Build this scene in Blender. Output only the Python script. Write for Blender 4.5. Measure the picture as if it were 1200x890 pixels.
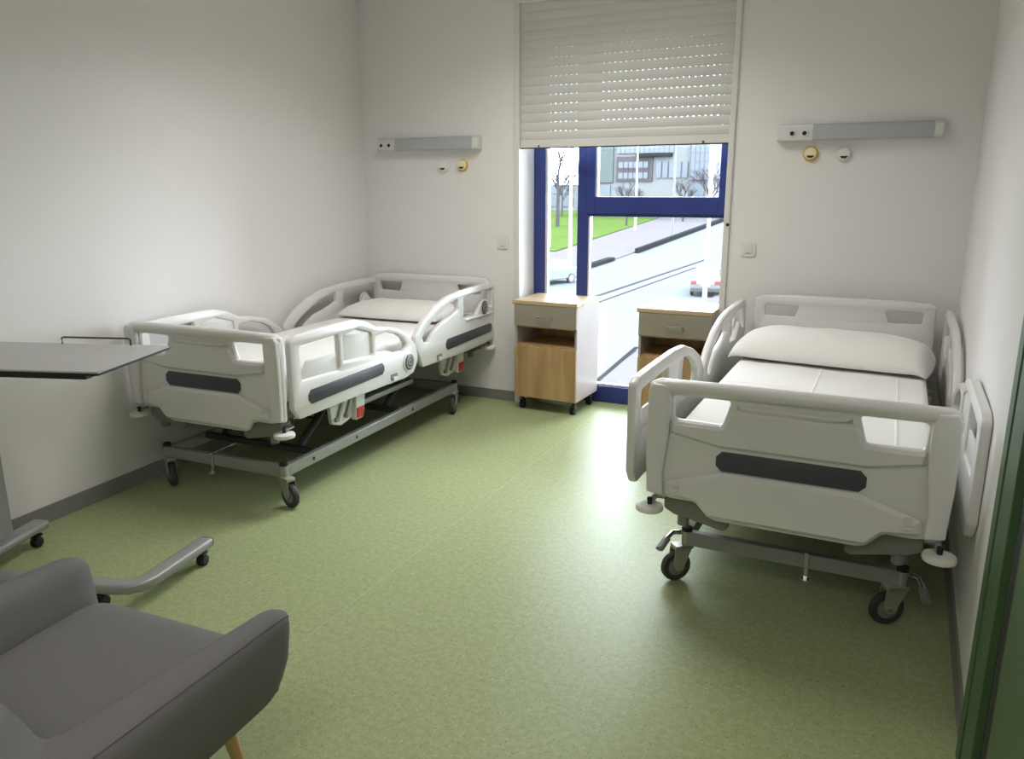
import bpy, bmesh, math, random
from mathutils import Vector, Matrix, Euler
random.seed(7)
S = bpy.context.scene
for o in list(bpy.data.objects): bpy.data.objects.remove(o)

# ------------------------------------------------------------------ camera
F_PX, PITCH, YAW, ROLL, CAM_H = 913.46, 0.24343, 0.44369, -0.00373, 1.6
cam_d = bpy.data.cameras.new('camera'); cam = bpy.data.objects.new('camera', cam_d)
S.collection.objects.link(cam); S.camera = cam
cam_d.sensor_fit = 'HORIZONTAL'; cam_d.sensor_width = 36.0; cam_d.lens = F_PX * 36.0 / 1200.0
cam_d.clip_start = 0.05; cam_d.clip_end = 2000
fwd = Vector((-math.sin(YAW) * math.cos(PITCH), math.cos(YAW) * math.cos(PITCH), -math.sin(PITCH)))
rt = Vector((math.cos(YAW), math.sin(YAW), 0)); up = rt.cross(fwd)
r2 = rt * math.cos(ROLL) + up * math.sin(ROLL); u2 = up * math.cos(ROLL) - rt * math.sin(ROLL)
m = Matrix((r2, u2, -fwd)).transposed().to_4x4(); m.translation = (0, 0, CAM_H)
cam.matrix_world = m

# ------------------------------------------------------------------ light and exposure
S.view_settings.view_transform = 'Standard'; S.view_settings.look = 'None'
S.view_settings.gamma = 1.0; S.view_settings.use_curve_mapping = False
S.view_settings.exposure = 0.14
SKY = 20.0
w = bpy.data.worlds.new('overcast_sky'); S.world = w; w.use_nodes = True
bg = w.node_tree.nodes['Background']; bg.inputs[0].default_value = (0.83, 0.92, 1.0, 1); bg.inputs[1].default_value = SKY

def area(name, loc, sx, sy, power, rot=(0, 0, 0), color=(1, 1, 1), portal=False):
    l = bpy.data.lights.new(name, 'AREA'); l.shape = 'RECTANGLE'; l.size = sx; l.size_y = sy
    l.energy = power; l.color = color
    o = bpy.data.objects.new(name, l); o.location = loc; o.rotation_euler = rot
    S.collection.objects.link(o)
    if portal: l.cycles.is_portal = True
    return o
area('window_portal', (-1.68, 5.62, 0.95), 1.5, 1.95, 1, (math.radians(-90), 0, 0), portal=True)
CEIL = 3.15
FILL_LAMPS = ((-1.75, 3.7, 28), (-0.42, -0.6, 17))  # added fill, out of view: one brightens the walls, one the footboards
for x_, y_, p_ in FILL_LAMPS:
    l_ = area('ceiling_fill_light', (x_, y_, CEIL - 0.085), 1.15, 1.15, p_, color=(1.0, 0.968, 0.962))
    l_.data.spread = math.radians(135 if y_ > 1 else 150)

# ------------------------------------------------------------------ materials
def srgb(r, g, b):
    f = lambda c: (c / 255) / 12.92 if c / 255 <= 0.04045 else ((c / 255 + 0.055) / 1.055) ** 2.4
    return (f(r), f(g), f(b), 1)
def mat(name, col, rough=0.5, metal=0.0, spec=0.5, noise=0.0, nscale=8.0, bump=0.0, bscale=200.0, coat=0.0):
    m = bpy.data.materials.new(name); m.use_nodes = True
    nt = m.node_tree; b = nt.nodes['Principled BSDF']
    b.inputs['Base Color'].default_value = col; b.inputs['Roughness'].default_value = rough
    b.inputs['Metallic'].default_value = metal; b.inputs['Specular IOR Level'].default_value = spec
    if coat: b.inputs['Coat Weight'].default_value = coat; b.inputs['Coat Roughness'].default_value = 0.15
    tc = nt.nodes.new('ShaderNodeTexCoord')
    if noise:
        n = nt.nodes.new('ShaderNodeTexNoise'); n.inputs['Scale'].default_value = nscale; n.inputs['Detail'].default_value = 6
        nt.links.new(tc.outputs['Object'], n.inputs['Vector'])
        mx = nt.nodes.new('ShaderNodeMix'); mx.data_type = 'RGBA'
        mx.inputs['A'].default_value = tuple(c * (1 - noise) for c in col[:3]) + (1,)
        mx.inputs['B'].default_value = tuple(min(1, c * (1 + noise)) for c in col[:3]) + (1,)
        nt.links.new(n.outputs['Fac'], mx.inputs['Factor']); nt.links.new(mx.outputs['Result'], b.inputs['Base Color'])
    if bump:
        n = nt.nodes.new('ShaderNodeTexNoise'); n.inputs['Scale'].default_value = bscale; n.inputs['Detail'].default_value = 3
        nt.links.new(tc.outputs['Object'], n.inputs['Vector'])
        bp = nt.nodes.new('ShaderNodeBump'); bp.inputs['Strength'].default_value = bump; bp.inputs['Distance'].default_value = 0.002
        nt.links.new(n.outputs['Fac'], bp.inputs['Height']); nt.links.new(bp.outputs['Normal'], b.inputs['Normal'])
    return m
M = {}
M['wall'] = mat('painted_wall', (0.80, 0.778, 0.762, 1), 0.75, spec=0.2, noise=0.015, nscale=1.5, bump=0.15, bscale=120)
M['ceiling'] = mat('ceiling_paint', (0.84, 0.83, 0.81, 1), 0.9, spec=0.2)
M['skirt'] = mat('grey_skirting', srgb(128, 128, 122), 0.5, noise=0.05, nscale=30)
M['trimwhite'] = mat('white_window_trim', (0.72, 0.71, 0.67, 1), 0.4)
M['shutter'] = mat('shutter_plastic', (0.63, 0.625, 0.60, 1), 0.45, noise=0.02, nscale=4)
M['blue'] = mat('blue_window_metal', srgb(44, 58, 124), 0.35, noise=0.04, nscale=10)
M['bead'] = mat('window_bead', srgb(205, 208, 220), 0.4)
M['dark'] = mat('black_rubber', srgb(26, 26, 27), 0.6, noise=0.1, nscale=60)
M['tyre'] = mat('dark_grey_tyre', srgb(58, 57, 57), 0.6, noise=0.08, nscale=60)
M['bedplastic'] = mat('white_bed_plastic', (0.72, 0.708, 0.685, 1), 0.32, noise=0.015, nscale=5, coat=0.1)
M['bedplastic_in'] = mat('white_panel_plastic', (0.68, 0.67, 0.645, 1), 0.4, noise=0.015, nscale=5)
M['stripe'] = mat('charcoal_stripe', srgb(66, 67, 74), 0.45, noise=0.12, nscale=160)
M['badge'] = mat('badge_grey', srgb(80, 82, 88), 0.35)
M['badge_l'] = mat('badge_light', srgb(170, 172, 176), 0.35)
M['steel'] = mat('grey_powder_coat', srgb(150, 151, 146), 0.38, metal=0.25, noise=0.04, nscale=20)
M['steel_d'] = mat('grey_bed_housing', srgb(122, 122, 114), 0.5, noise=0.05, nscale=20)
M['under'] = mat('dark_under_frame', srgb(62, 62, 60), 0.5, noise=0.1, nscale=15)
M['chrome'] = mat('chrome', srgb(205, 205, 205), 0.18, metal=1.0, noise=0.03)
M['fork'] = mat('zinc_caster_fork', srgb(172, 172, 158), 0.35, metal=0.5, noise=0.05, nscale=40)
M['red'] = mat('red_release_plastic', srgb(190, 36, 26), 0.4, noise=0.05)
M['sheet'] = mat('white_sheet', (0.83, 0.825, 0.80, 1), 0.85, spec=0.15, noise=0.02, nscale=6, bump=0.25, bscale=35)
M['pillow'] = mat('pillow_cotton', (0.80, 0.79, 0.755, 1), 0.85, spec=0.15, noise=0.02, nscale=6, bump=0.3, bscale=18)
M['bumper'] = mat('bumper_plastic', (0.80, 0.78, 0.71, 1), 0.45, noise=0.03)
M['nsgrey'] = mat('greige_laminate', srgb(150, 143, 128), 0.4, noise=0.03)
M['nswhite'] = mat('pale_laminate', srgb(178, 166, 162), 0.3, noise=0.02)
M['socket'] = mat('socket_plastic', (0.74, 0.74, 0.71, 1), 0.35, noise=0.02)
M['lampbody'] = mat('lamp_aluminium', srgb(212, 213, 210), 0.35, metal=0.15, noise=0.02)
M['diffuser'] = mat('unlit_diffuser', srgb(176, 179, 180), 0.3, noise=0.02)
M['yellow'] = mat('yellow_ring_plastic', srgb(214, 172, 70), 0.4, noise=0.03)
M['cream'] = mat('cream_plastic', srgb(235, 222, 180), 0.4, noise=0.03)
M['fabric'] = mat('grey_wool_fabric', srgb(120, 118, 117), 0.95, spec=0.1, noise=0.08, nscale=240, bump=0.6, bscale=420)
M['fabric_d'] = mat('charcoal_fabric', srgb(72, 72, 73), 0.95, spec=0.1, noise=0.1, nscale=240, bump=0.6, bscale=420)
M['legwood'] = mat('beech_wood', srgb(196, 160, 104), 0.45, noise=0.1, nscale=20)
M['tabletop'] = mat('grey_tabletop', srgb(178, 176, 174), 0.35, noise=0.03, nscale=20)
M['tablemetal'] = mat('silver_paint', srgb(158, 157, 155), 0.4, metal=0.35, noise=0.04, nscale=20)
M['green'] = mat('green_door_paint', srgb(64, 92, 58), 0.45, noise=0.04, nscale=8)
M['green_l'] = mat('green_door_leaf', srgb(80, 104, 68), 0.5, noise=0.04, nscale=8)
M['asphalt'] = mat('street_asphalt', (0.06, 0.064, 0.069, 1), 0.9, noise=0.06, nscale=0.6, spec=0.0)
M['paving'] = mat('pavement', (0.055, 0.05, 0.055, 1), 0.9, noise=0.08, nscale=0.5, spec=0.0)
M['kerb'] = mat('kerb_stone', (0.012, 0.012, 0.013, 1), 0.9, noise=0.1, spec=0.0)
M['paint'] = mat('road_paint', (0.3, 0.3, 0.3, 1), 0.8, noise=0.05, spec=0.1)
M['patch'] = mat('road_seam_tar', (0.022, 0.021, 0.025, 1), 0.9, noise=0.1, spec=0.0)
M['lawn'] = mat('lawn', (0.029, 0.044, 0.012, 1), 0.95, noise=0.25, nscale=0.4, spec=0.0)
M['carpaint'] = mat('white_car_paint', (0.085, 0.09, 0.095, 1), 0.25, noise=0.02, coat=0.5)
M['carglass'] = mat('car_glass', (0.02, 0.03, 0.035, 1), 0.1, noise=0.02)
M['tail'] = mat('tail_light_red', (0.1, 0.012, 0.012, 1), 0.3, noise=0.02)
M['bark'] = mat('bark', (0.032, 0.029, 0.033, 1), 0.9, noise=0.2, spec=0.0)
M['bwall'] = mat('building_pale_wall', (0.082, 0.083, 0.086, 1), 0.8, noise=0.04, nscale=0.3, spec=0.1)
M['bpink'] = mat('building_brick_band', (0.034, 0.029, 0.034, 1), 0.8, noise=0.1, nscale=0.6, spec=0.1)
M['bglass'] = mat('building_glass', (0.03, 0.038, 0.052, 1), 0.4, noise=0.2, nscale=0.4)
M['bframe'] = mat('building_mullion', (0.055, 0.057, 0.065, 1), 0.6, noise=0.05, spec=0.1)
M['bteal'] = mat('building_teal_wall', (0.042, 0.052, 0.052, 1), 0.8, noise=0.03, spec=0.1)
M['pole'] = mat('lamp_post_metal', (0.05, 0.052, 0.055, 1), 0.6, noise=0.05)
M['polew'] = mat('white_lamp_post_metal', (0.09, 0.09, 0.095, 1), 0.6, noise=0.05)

def emission_panel(name, col, st):
    m = bpy.data.materials.new(name); m.use_nodes = True
    b = m.node_tree.nodes['Principled BSDF']; b.inputs['Base Color'].default_value = col
    b.inputs['Emission Color'].default_value = col; b.inputs['Emission Strength'].default_value = st
    return m
M['lit'] = emission_panel('fill_lamp_diffuser', (1, 0.94, 0.84, 1), 1.2)  # glowing face of the added ceiling fill lamps

def glass_mat():
    m = bpy.data.materials.new('window_glass'); m.use_nodes = True; nt = m.node_tree
    for n in list(nt.nodes):
        if n.type != 'OUTPUT_MATERIAL': nt.nodes.remove(n)
    out = [n for n in nt.nodes if n.type == 'OUTPUT_MATERIAL'][0]
    t = nt.nodes.new('ShaderNodeBsdfTransparent'); t.inputs[0].default_value = (0.95, 0.97, 0.97, 1)
    g = nt.nodes.new('ShaderNodeBsdfGlossy'); g.inputs['Roughness'].default_value = 0.02
    fr = nt.nodes.new('ShaderNodeFresnel'); fr.inputs['IOR'].default_value = 1.35
    mx = nt.nodes.new('ShaderNodeMixShader')
    nt.links.new(fr.outputs[0], mx.inputs[0]); nt.links.new(t.outputs[0], mx.inputs[1]); nt.links.new(g.outputs[0], mx.inputs[2])
    nt.links.new(mx.outputs[0], out.inputs[0]); return m
M['glass'] = glass_mat()

def floor_mat():
    m = bpy.data.materials.new('green_vinyl_floor'); m.use_nodes = True; nt = m.node_tree; b = nt.nodes['Principled BSDF']
    tc = nt.nodes.new('ShaderNodeTexCoord')
    def noise(sc, det, lo, hi):
        n = nt.nodes.new('ShaderNodeTexNoise'); n.inputs['Scale'].default_value = sc; n.inputs['Detail'].default_value = det
        nt.links.new(tc.outputs['Object'], n.inputs['Vector'])
        r = nt.nodes.new('ShaderNodeMapRange'); r.inputs['From Min'].default_value = lo; r.inputs['From Max'].default_value = hi
        nt.links.new(n.outputs['Fac'], r.inputs['Value']); return r.outputs['Result']
    def mix(a, bcol, fac):
        x = nt.nodes.new('ShaderNodeMix'); x.data_type = 'RGBA'
        if isinstance(a, tuple): x.inputs['A'].default_value = a
        else: nt.links.new(a, x.inputs['A'])
        x.inputs['B'].default_value = bcol; nt.links.new(fac, x.inputs['Factor']); return x.outputs['Result']
    c = mix((0.315, 0.36, 0.178, 1), (0.365, 0.41, 0.213, 1), noise(40, 4, 0.4, 0.62))
    c = mix(c, (0.20, 0.24, 0.10, 1), noise(105, 2, 0.60, 0.72))
    c = mix(c, (0.58, 0.62, 0.40, 1), noise(120, 2, 0.63, 0.75))
    nt.links.new(c, b.inputs['Base Color'])
    b.inputs['Roughness'].default_value = 0.38; b.inputs['Specular IOR Level'].default_value = 0.17
    n = nt.nodes.new('ShaderNodeTexNoise'); n.inputs['Scale'].default_value = 220
    nt.links.new(tc.outputs['Object'], n.inputs['Vector'])
    bp = nt.nodes.new('ShaderNodeBump'); bp.inputs['Strength'].default_value = 0.12; bp.inputs['Distance'].default_value = 0.002
    nt.links.new(n.outputs['Fac'], bp.inputs['Height']); nt.links.new(bp.outputs['Normal'], b.inputs['Normal'])
    return m
M['floor'] = floor_mat()

def wood_mat(name, c1, c2, axis='Z'):
    m = bpy.data.materials.new(name); m.use_nodes = True; nt = m.node_tree; b = nt.nodes['Principled BSDF']
    tc = nt.nodes.new('ShaderNodeTexCoord'); mp = nt.nodes.new('ShaderNodeMapping')
    mp.inputs['Scale'].default_value = (14, 14, 1.2) if axis == 'Z' else (1.2, 14, 14)
    nt.links.new(tc.outputs['Object'], mp.inputs['Vector'])
    n = nt.nodes.new('ShaderNodeTexNoise'); n.inputs['Scale'].default_value = 1.6; n.inputs['Detail'].default_value = 8
    nt.links.new(mp.outputs[0], n.inputs['Vector'])
    r = nt.nodes.new('ShaderNodeMapRange'); r.inputs['From Min'].default_value = 0.35; r.inputs['From Max'].default_value = 0.65
    nt.links.new(n.outputs['Fac'], r.inputs['Value'])
    x = nt.nodes.new('ShaderNodeMix'); x.data_type = 'RGBA'; x.inputs['A'].default_value = c1; x.inputs['B'].default_value = c2
    nt.links.new(r.outputs['Result'], x.inputs['Factor']); nt.links.new(x.outputs['Result'], b.inputs['Base Color'])
    b.inputs['Roughness'].default_value = 0.38; return m
M['oak'] = wood_mat('oak_laminate', srgb(168, 134, 92), srgb(192, 160, 116))
M['oak_h'] = wood_mat('oak_top_laminate', srgb(168, 146, 112), srgb(196, 172, 136), 'X')

# ------------------------------------------------------------------ helpers
def link(o, parent=None):
    S.collection.objects.link(o)
    if parent is not None: o.parent = parent
    return o
def tag(o, label=None, cat=None, group=None, kind=None):
    if label: o['label'] = label
    if cat: o['category'] = cat
    if group: o['group'] = group
    if kind: o['kind'] = kind
    return o
def thing(name, label, cat, loc=(0, 0, 0), rz=0.0, group=None):
    o = bpy.data.objects.new(name, None); o.empty_display_size = 0.1
    o.location = loc; o.rotation_euler = (0, 0, rz); link(o); return tag(o, label, cat, group)
def struct(o): o['kind'] = 'structure'; return o

def finish(name, bm, material, parent=None, bevel=0.0, smooth=True, seg=2, loc=None):
    bmesh.ops.recalc_face_normals(bm, faces=bm.faces[:])
    me = bpy.data.meshes.new(name); bm.to_mesh(me); bm.free()
    me.materials.append(M[material] if isinstance(material, str) else material)
    if smooth:
        me.shade_smooth()
        me.set_sharp_from_angle(angle=math.radians(38))
    o = bpy.data.objects.new(name, me); link(o, parent)
    if loc: o.location = loc
    if bevel:
        md = o.modifiers.new('bevel', 'BEVEL'); md.width = bevel; md.segments = seg; md.limit_method = 'ANGLE'
        md.harden_normals = False
    return o
class MB:
    def __init__(s): s.bm = bmesh.new()
    def box(s, x0, x1, y0, y1, z0, z1, mtx=None):
        vs = [s.bm.verts.new(Vector(p) if mtx is None else mtx @ Vector(p)) for p in
              ((x0, y0, z0), (x1, y0, z0), (x1, y1, z0), (x0, y1, z0), (x0, y0, z1), (x1, y0, z1), (x1, y1, z1), (x0, y1, z1))]
        for f in ((3, 2, 1, 0), (4, 5, 6, 7), (0, 1, 5, 4), (1, 2, 6, 5), (2, 3, 7, 6), (3, 0, 4, 7)):
            s.bm.faces.new([vs[i] for i in f])
        return s
    def hexa(s, pts):
        vs = [s.bm.verts.new(p) for p in pts]
        for f in ((3, 2, 1, 0), (4, 5, 6, 7), (0, 1, 5, 4), (1, 2, 6, 5), (2, 3, 7, 6), (3, 0, 4, 7)):
            s.bm.faces.new([vs[i] for i in f])
        return s
    def ring(s, pts): return [s.bm.verts.new(p) for p in pts]
    def bridge(s, a, b):
        n = len(a)
        for i in range(n): s.bm.faces.new((a[i], a[(i + 1) % n], b[(i + 1) % n], b[i]))
    def tube(s, path, r, n=12, closed=False, rz=None, sq=1.0):
        """round (or elliptical: r, rz) tube along a path"""
        P = [Vector(p) for p in path]; rings = []
        for i, p in enumerate(P):
            if closed: d = P[(i + 1) % len(P)] - P[i - 1]
            else: d = P[min(i + 1, len(P) - 1)] - P[max(i - 1, 0)]
            d.normalize(); ref = Vector((0, 0, 1)) if abs(d.z) < 0.95 else Vector((1, 0, 0))
            a = d.cross(ref).normalized(); b = a.cross(d).normalized()
            rr = r[i] if isinstance(r, (list, tuple)) else r; rb = rz if rz else rr
            cs = [(math.cos(2 * math.pi * k / n), math.sin(2 * math.pi * k / n)) for k in range(n)]
            rings.append(s.ring([p + a * rr * math.copysign(abs(c_) ** sq, c_) + b * rb * math.copysign(abs(s_) ** sq, s_) for c_, s_ in cs]))
        for i in range(len(rings) - 1): s.bridge(rings[i], rings[i + 1])
        if closed: s.bridge(rings[-1], rings[0])
        else: s.bm.faces.new(rings[0][::-1]); s.bm.faces.new(rings[-1])
        return s
    def lathe(s, prof, c=(0, 0, 0), axis='Z', n=24):
        c = Vector(c); rings = []
        for r, h in prof:
            ps = []
            for k in range(n):
                a = 2 * math.pi * k / n; x, y = r * math.cos(a), r * math.sin(a)
                ps.append(c + (Vector((x, y, h)) if axis == 'Z' else Vector((h, x, y)) if axis == 'X' else Vector((x, h, y))))
            rings.append(s.ring(ps))
        for i in range(len(rings) - 1): s.bridge(rings[i], rings[i + 1])
        s.bm.faces.new(rings[0][::-1]); s.bm.faces.new(rings[-1]); return s
    def prism(s, poly, fn, c0, c1):
        a = s.ring([fn(p[0], p[1], c0) for p in poly]); b = s.ring([fn(p[0], p[1], c1) for p in poly])
        s.bridge(a, b); s.bm.faces.new(a[::-1]); s.bm.faces.new(b); return s
    def done(s, name, material, parent=None, **k): return finish(name, s.bm, material, parent, **k)

def rp(pts, r=0.02, n=5):
    """round the corners of a polygon; pts are (x, y[, radius])"""
    out = []; N = len(pts)
    for i in range(N):
        p = Vector(pts[i][:2]); rr = pts[i][2] if len(pts[i]) > 2 else r
        a = Vector(pts[i - 1][:2]) - p; b = Vector(pts[(i + 1) % N][:2]) - p
        la, lb = a.length, b.length; a.normalize(); b.normalize()
        ang = a.angle(b, math.pi)
        if rr < 1e-5 or ang > math.radians(176): out.append((p.x, p.y)); continue
        t = min(rr / math.tan(ang / 2), la * 0.48, lb * 0.48)
        p0, p1 = p + a * t, p + b * t
        for k in range(n + 1):
            u = k / n; q = p0 * (1 - u) ** 2 + p * 2 * u * (1 - u) + p1 * u * u; out.append((q.x, q.y))
    return out
def plate(name, outline, holes, t, bev, fn, material, parent=None, c=0.0, seg=2):
    """flat board with holes and softly rounded edges; fn(a, b, depth) -> xyz"""
    cu = bpy.data.curves.new(name, 'CURVE'); cu.dimensions = '2D'; cu.fill_mode = 'BOTH'
    for pl in [outline] + list(holes):
        sp = cu.splines.new('POLY'); sp.points.add(len(pl) - 1); sp.use_cyclic_u = True
        for i, p in enumerate(pl): sp.points[i].co = (p[0], p[1], 0, 1)
    cu.extrude = t / 2 - bev; cu.bevel_depth = bev; cu.offset = -bev; cu.bevel_resolution = seg - 1
    ob = bpy.data.objects.new('tmp', cu); S.collection.objects.link(ob)
    dg = bpy.context.evaluated_depsgraph_get(); dg.update()
    me = bpy.data.meshes.new_from_object(ob.evaluated_get(dg)); bpy.data.objects.remove(ob)
    bm = bmesh.new(); bm.from_mesh(me); bpy.data.meshes.remove(me)
    bmesh.ops.remove_doubles(bm, verts=bm.verts[:], dist=1e-5)
    for v in bm.verts: v.co = Vector(fn(v.co.x, v.co.y, v.co.z + c))
    return finish(name, bm, material, parent)

# ------------------------------------------------------------------ room shell
WY = 5.208                                   # inner face of the window wall
BACK = -1.3
def lx(y): return -3.605 - 0.0516 * (y - 2.4)    # left wall inner face
def rx(y): return 0.350 + 0.0235 * (y - 2.4)     # right wall inner face
OX0, OX1, OZ = -2.41, -0.955, 2.80           # window opening
FY = 5.46                                    # inner face of window frame

b = MB(); b.hexa([(lx(BACK), BACK, -0.12), (rx(BACK), BACK, -0.12), (rx(WY) + 0, 5.56, -0.12), (lx(WY), 5.56, -0.12),
                  (lx(BACK), BACK, 0), (rx(BACK), BACK, 0), (rx(WY), 5.56, 0), (lx(WY), 5.56, 0)])
struct(b.done('floor', 'floor', smooth=False))
b = MB(); b.box(-1.772, -1.768, BACK, 5.2, 0.0002, 0.0009)
M['weld'] = mat('floor_weld', (0.43, 0.48, 0.27, 1), 0.5, noise=0.1, nscale=40)
struct(b.done('trim_1', 'weld', smooth=False))
b = MB(); b.hexa([(lx(BACK), BACK, CEIL), (rx(BACK), BACK, CEIL), (rx(WY), WY, CEIL), (lx(WY), WY, CEIL),
                  (lx(BACK), BACK, CEIL + .15), (rx(BACK), BACK, CEIL + .15), (rx(WY), WY, CEIL + .15), (lx(WY), WY, CEIL + .15)])
struct(b.done('ceiling', 'ceiling', smooth=False))
b = MB(); b.hexa([(lx(BACK) - .15, BACK, 0), (lx(BACK), BACK, 0), (lx(5.56), 5.56, 0), (lx(5.56) - .15, 5.56, 0),
                  (lx(BACK) - .15, BACK, CEIL), (lx(BACK), BACK, CEIL), (lx(5.56), 5.56, CEIL), (lx(5.56) - .15, 5.56, CEIL)])
struct(b.done('wall_left', 'wall', smooth=False))
DY1, DY0 = 1.99, 1.00                        # door opening in the right wall (inside the casing)
b = MB()
def rwall(y0, y1, z0, z1):
    b.hexa([(rx(y0), y0, z0), (rx(y0) + .16, y0, z0), (rx(y1) + .16, y1, z0), (rx(y1), y1, z0),
            (rx(y0), y0, z1), (rx(y0) + .16, y0, z1), (rx(y1) + .16, y1, z1), (rx(y1), y1, z1)])
rwall(BACK, DY0, 0, CEIL); rwall(DY1, 5.56, 0, CEIL); rwall(DY0, DY1, 2.12, CEIL)
struct(b.done('wall_right', 'wall', smooth=False))
b = MB(); b.box(lx(WY), OX0, WY, 5.56, 0, CEIL).box(OX1, rx(WY), WY, 5.56, 0, CEIL).box(OX0, OX1, WY, 5.56, OZ, CEIL)
struct(b.done('wall_back', 'wall', smooth=False))
b = MB(); b.box(lx(BACK), rx(BACK), BACK - .15, BACK, 0, CEIL)
struct(b.done('wall_front', 'wall', smooth=False))
# skirting
b = MB(); b.hexa([(lx(BACK), BACK, 0), (lx(BACK) + .012, BACK, 0), (lx(WY) + .012, WY, 0), (lx(WY), WY, 0),
                  (lx(BACK), BACK, .085), (lx(BACK) + .009, BACK, .085), (lx(WY) + .009, WY, .085), (lx(WY), WY, .085)])
struct(b.done('baseboard_left', 'skirt', smooth=False))
b = MB(); b.box(lx(WY), OX0 - .035, WY - .012, WY, 0, .078)
b.box(OX1 + .04, rx(WY), WY - .012, WY, 0, .078)
struct(b.done('baseboard_back', 'skirt', smooth=False))
b = MB()
for y0, y1 in ((BACK, DY0 - .1), (2.335, WY)):
    b.hexa([(rx(y0) - .012, y0, 0), (rx(y0), y0, 0), (rx(y1), y1, 0), (rx(y1) - .012, y1, 0),
            (rx(y0) - .009, y0, .085), (rx(y0), y0, .085), (rx(y1), y1, .085), (rx(y1) - .009, y1, .085)])
struct(b.done('baseboard_right', 'skirt', smooth=False))

# door in the right wall: stepped green casing, black seal, green leaf
dr = struct(thing('door_1', None, None)); dr.location = (rx(1.7), 1.7, 0); dr.rotation_euler = (0, 0, -0.0235)
b = MB()
L0, L1 = DY0 - 1.7, DY1 - 1.7
for y0, y1, d in ((L1 + .30, L1 + .335, .010), (L1 + .22, L1 + .30, .020), (L1 + .17, L1 + .22, .013), (L1 - .005, L1 + .17, .022), (L0 - .085, L0 + .01, .02)):
    b.box(-d, -.0005, y0, y1, 0, 2.14)
b.box(-.02, -.0005, L0 - .085, L1 + .335, 2.14, 2.22)
b.done('door_casing', 'green', dr, bevel=.003)
b = MB(); b.box(.0, .15, L1 - .03, L1 - .001, 0, 2.11).box(.0, .15, L0 + .001, L0 + .03, 0, 2.11)
b.done('door_jamb', 'green', dr, bevel=.002)
b = MB(); b.box(-.004, .03, L1 - .10, L1 - .031, .0, 2.11); b.done('door_seal', 'dark', dr)
b = MB(); b.box(-.006, .050, L0 + .032, L1 - .104, .008, 2.10); lf = b.done('door_leaf', 'green_l', dr, bevel=.003)
b = MB(); b.tube([(-.006, L0 + .12, 1.02), (-.03, L0 + .12, 1.02), (-.035, L0 + .14, 1.02), (-.035, L0 + .24, 1.02)], .009)
b.done('door_handle', 'chrome', lf)
# unseen ceiling fixtures, added to carry the fill lamps
for (x_, y_, p_), lab in zip(FILL_LAMPS, ('added unseen square ceiling fill lamp nearest the window', 'added unseen square ceiling fill lamp farthest from the window')):
    cl = thing('added_fill_lamp', lab, 'added fill light', (x_, y_, CEIL), 0, 'added fill lamps')
    b = MB(); b.box(-.62, .62, -.62, .62, -.07, -.0005); b.done('lamp_housing', 'lampbody', cl, bevel=.01)
    b = MB(); b.box(-.58, .58, -.58, .58, -.078, -.0705); b.done('lamp_diffuser', 'lit', cl, bevel=.003)

# ------------------------------------------------------------------ window
wn = struct(thing('window_1', None, None, (0, 0, 0)))
D = .065
b = MB()
fb = lambda x0, x1, z0, z1, y0=FY, y1=FY + D: b.box(x0, x1, y0, y1, z0, z1)
fb(-2.409, -2.32, 0.0, 2.79); fb(-2.062, -1.978, .125, 2.79); fb(-1.008, -.956, 0.0, 2.79)
fb(-2.32, -1.008, 0.0, .125); fb(-2.32, -1.008, 2.70, 2.79); fb(-1.978, -1.008, 1.384, 1.425)
b.done('window_frame', 'blue', wn, bevel=.004)
b = MB()   # opening top sash
y0, y1 = FY - .018, FY + .05
b.box(-1.99, -1.925, y0, y1, 1.405, 2.70).box(-1.048, -1.0, y0, y1, 1.405, 2.70)
b.box(-1.925, -1.048, y0, y1, 1.405, 1.523).box(-1.925, -1.048, y0, y1, 2.62, 2.70)
b.done('window_sash', 'blue', wn, bevel=.004)
b = MB()
b.box(-2.319, -2.300, FY + .01, FY + .05, .125, 2.69); b.box(-1.9245, -1.912, FY + .0, FY + .04, 1.5235, 2.61)
b.box(-1.9775, -1.966, FY + .01, FY + .05, .1255, 1.383); b.box(-2.319, -1.009, FY + .03, FY + .06, .1255, .138)
b.done('glazing_bead', 'bead', wn)
def pane(x0, x1, z0, z1, y):
    b = MB(); b.box(x0, x1, y, y + .006, z0, z1); o = b.done('pane', 'glass', wn, smooth=False); return o
pane(-2.299, -2.063, .139, 2.699, FY + .052); pane(-1.965, -1.009, .139, 1.383, FY + .052); pane(-1.911, -1.049, 1.5235, 2.619, FY + .03)
# white trims round the opening on the room side
b = MB(); b.box(OX0 - .034, OX0 + .004, WY - .016, WY + .03, 0, 2.80); struct(b.done('trim_2', 'trimwhite', bevel=.003))
b = MB(); b.box(OX1 - .004, OX1 + .034, WY - .016, WY + .03, 0, 3.1); struct(b.done('trim_3', 'trimwhite', bevel=.003))
# roller shutter: curved slats joined by slotted hinges, heavy bottom bar
sh = thing('roller_shutter', 'off white roller shutter of perforated slats half lowered over the window', 'shutter', (0, WY + .018, 1.86))
b = MB(); X0, X1 = OX0 + .006, OX1 - .006
pitch = .0595; z = .052
while z + pitch < OZ - 1.86 + .25:
    prof = [(-.004, 0), (-.0075, .009), (-.009, .026), (-.0075, .044), (-.003, .0580)]
    a = [b.bm.verts.new((X0, p[0], z + p[1])) for p in prof] + [b.bm.verts.new((X0, p[0] + .009, z + p[1])) for p in reversed(prof)]
    c = [b.bm.verts.new((X1, v.co.y, v.co.z)) for v in a]
    b.bridge(a, c); b.bm.faces.new(a[::-1]); b.bm.faces.new(c)
    # hinge strip with light slots
    x = X0
    while x < X1 - .004:
        x2 = min(x + .0265, X1); b.box(x, x2, -.003, .0030, z + .0545, z + pitch + .002); x += .038
    z += pitch
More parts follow.
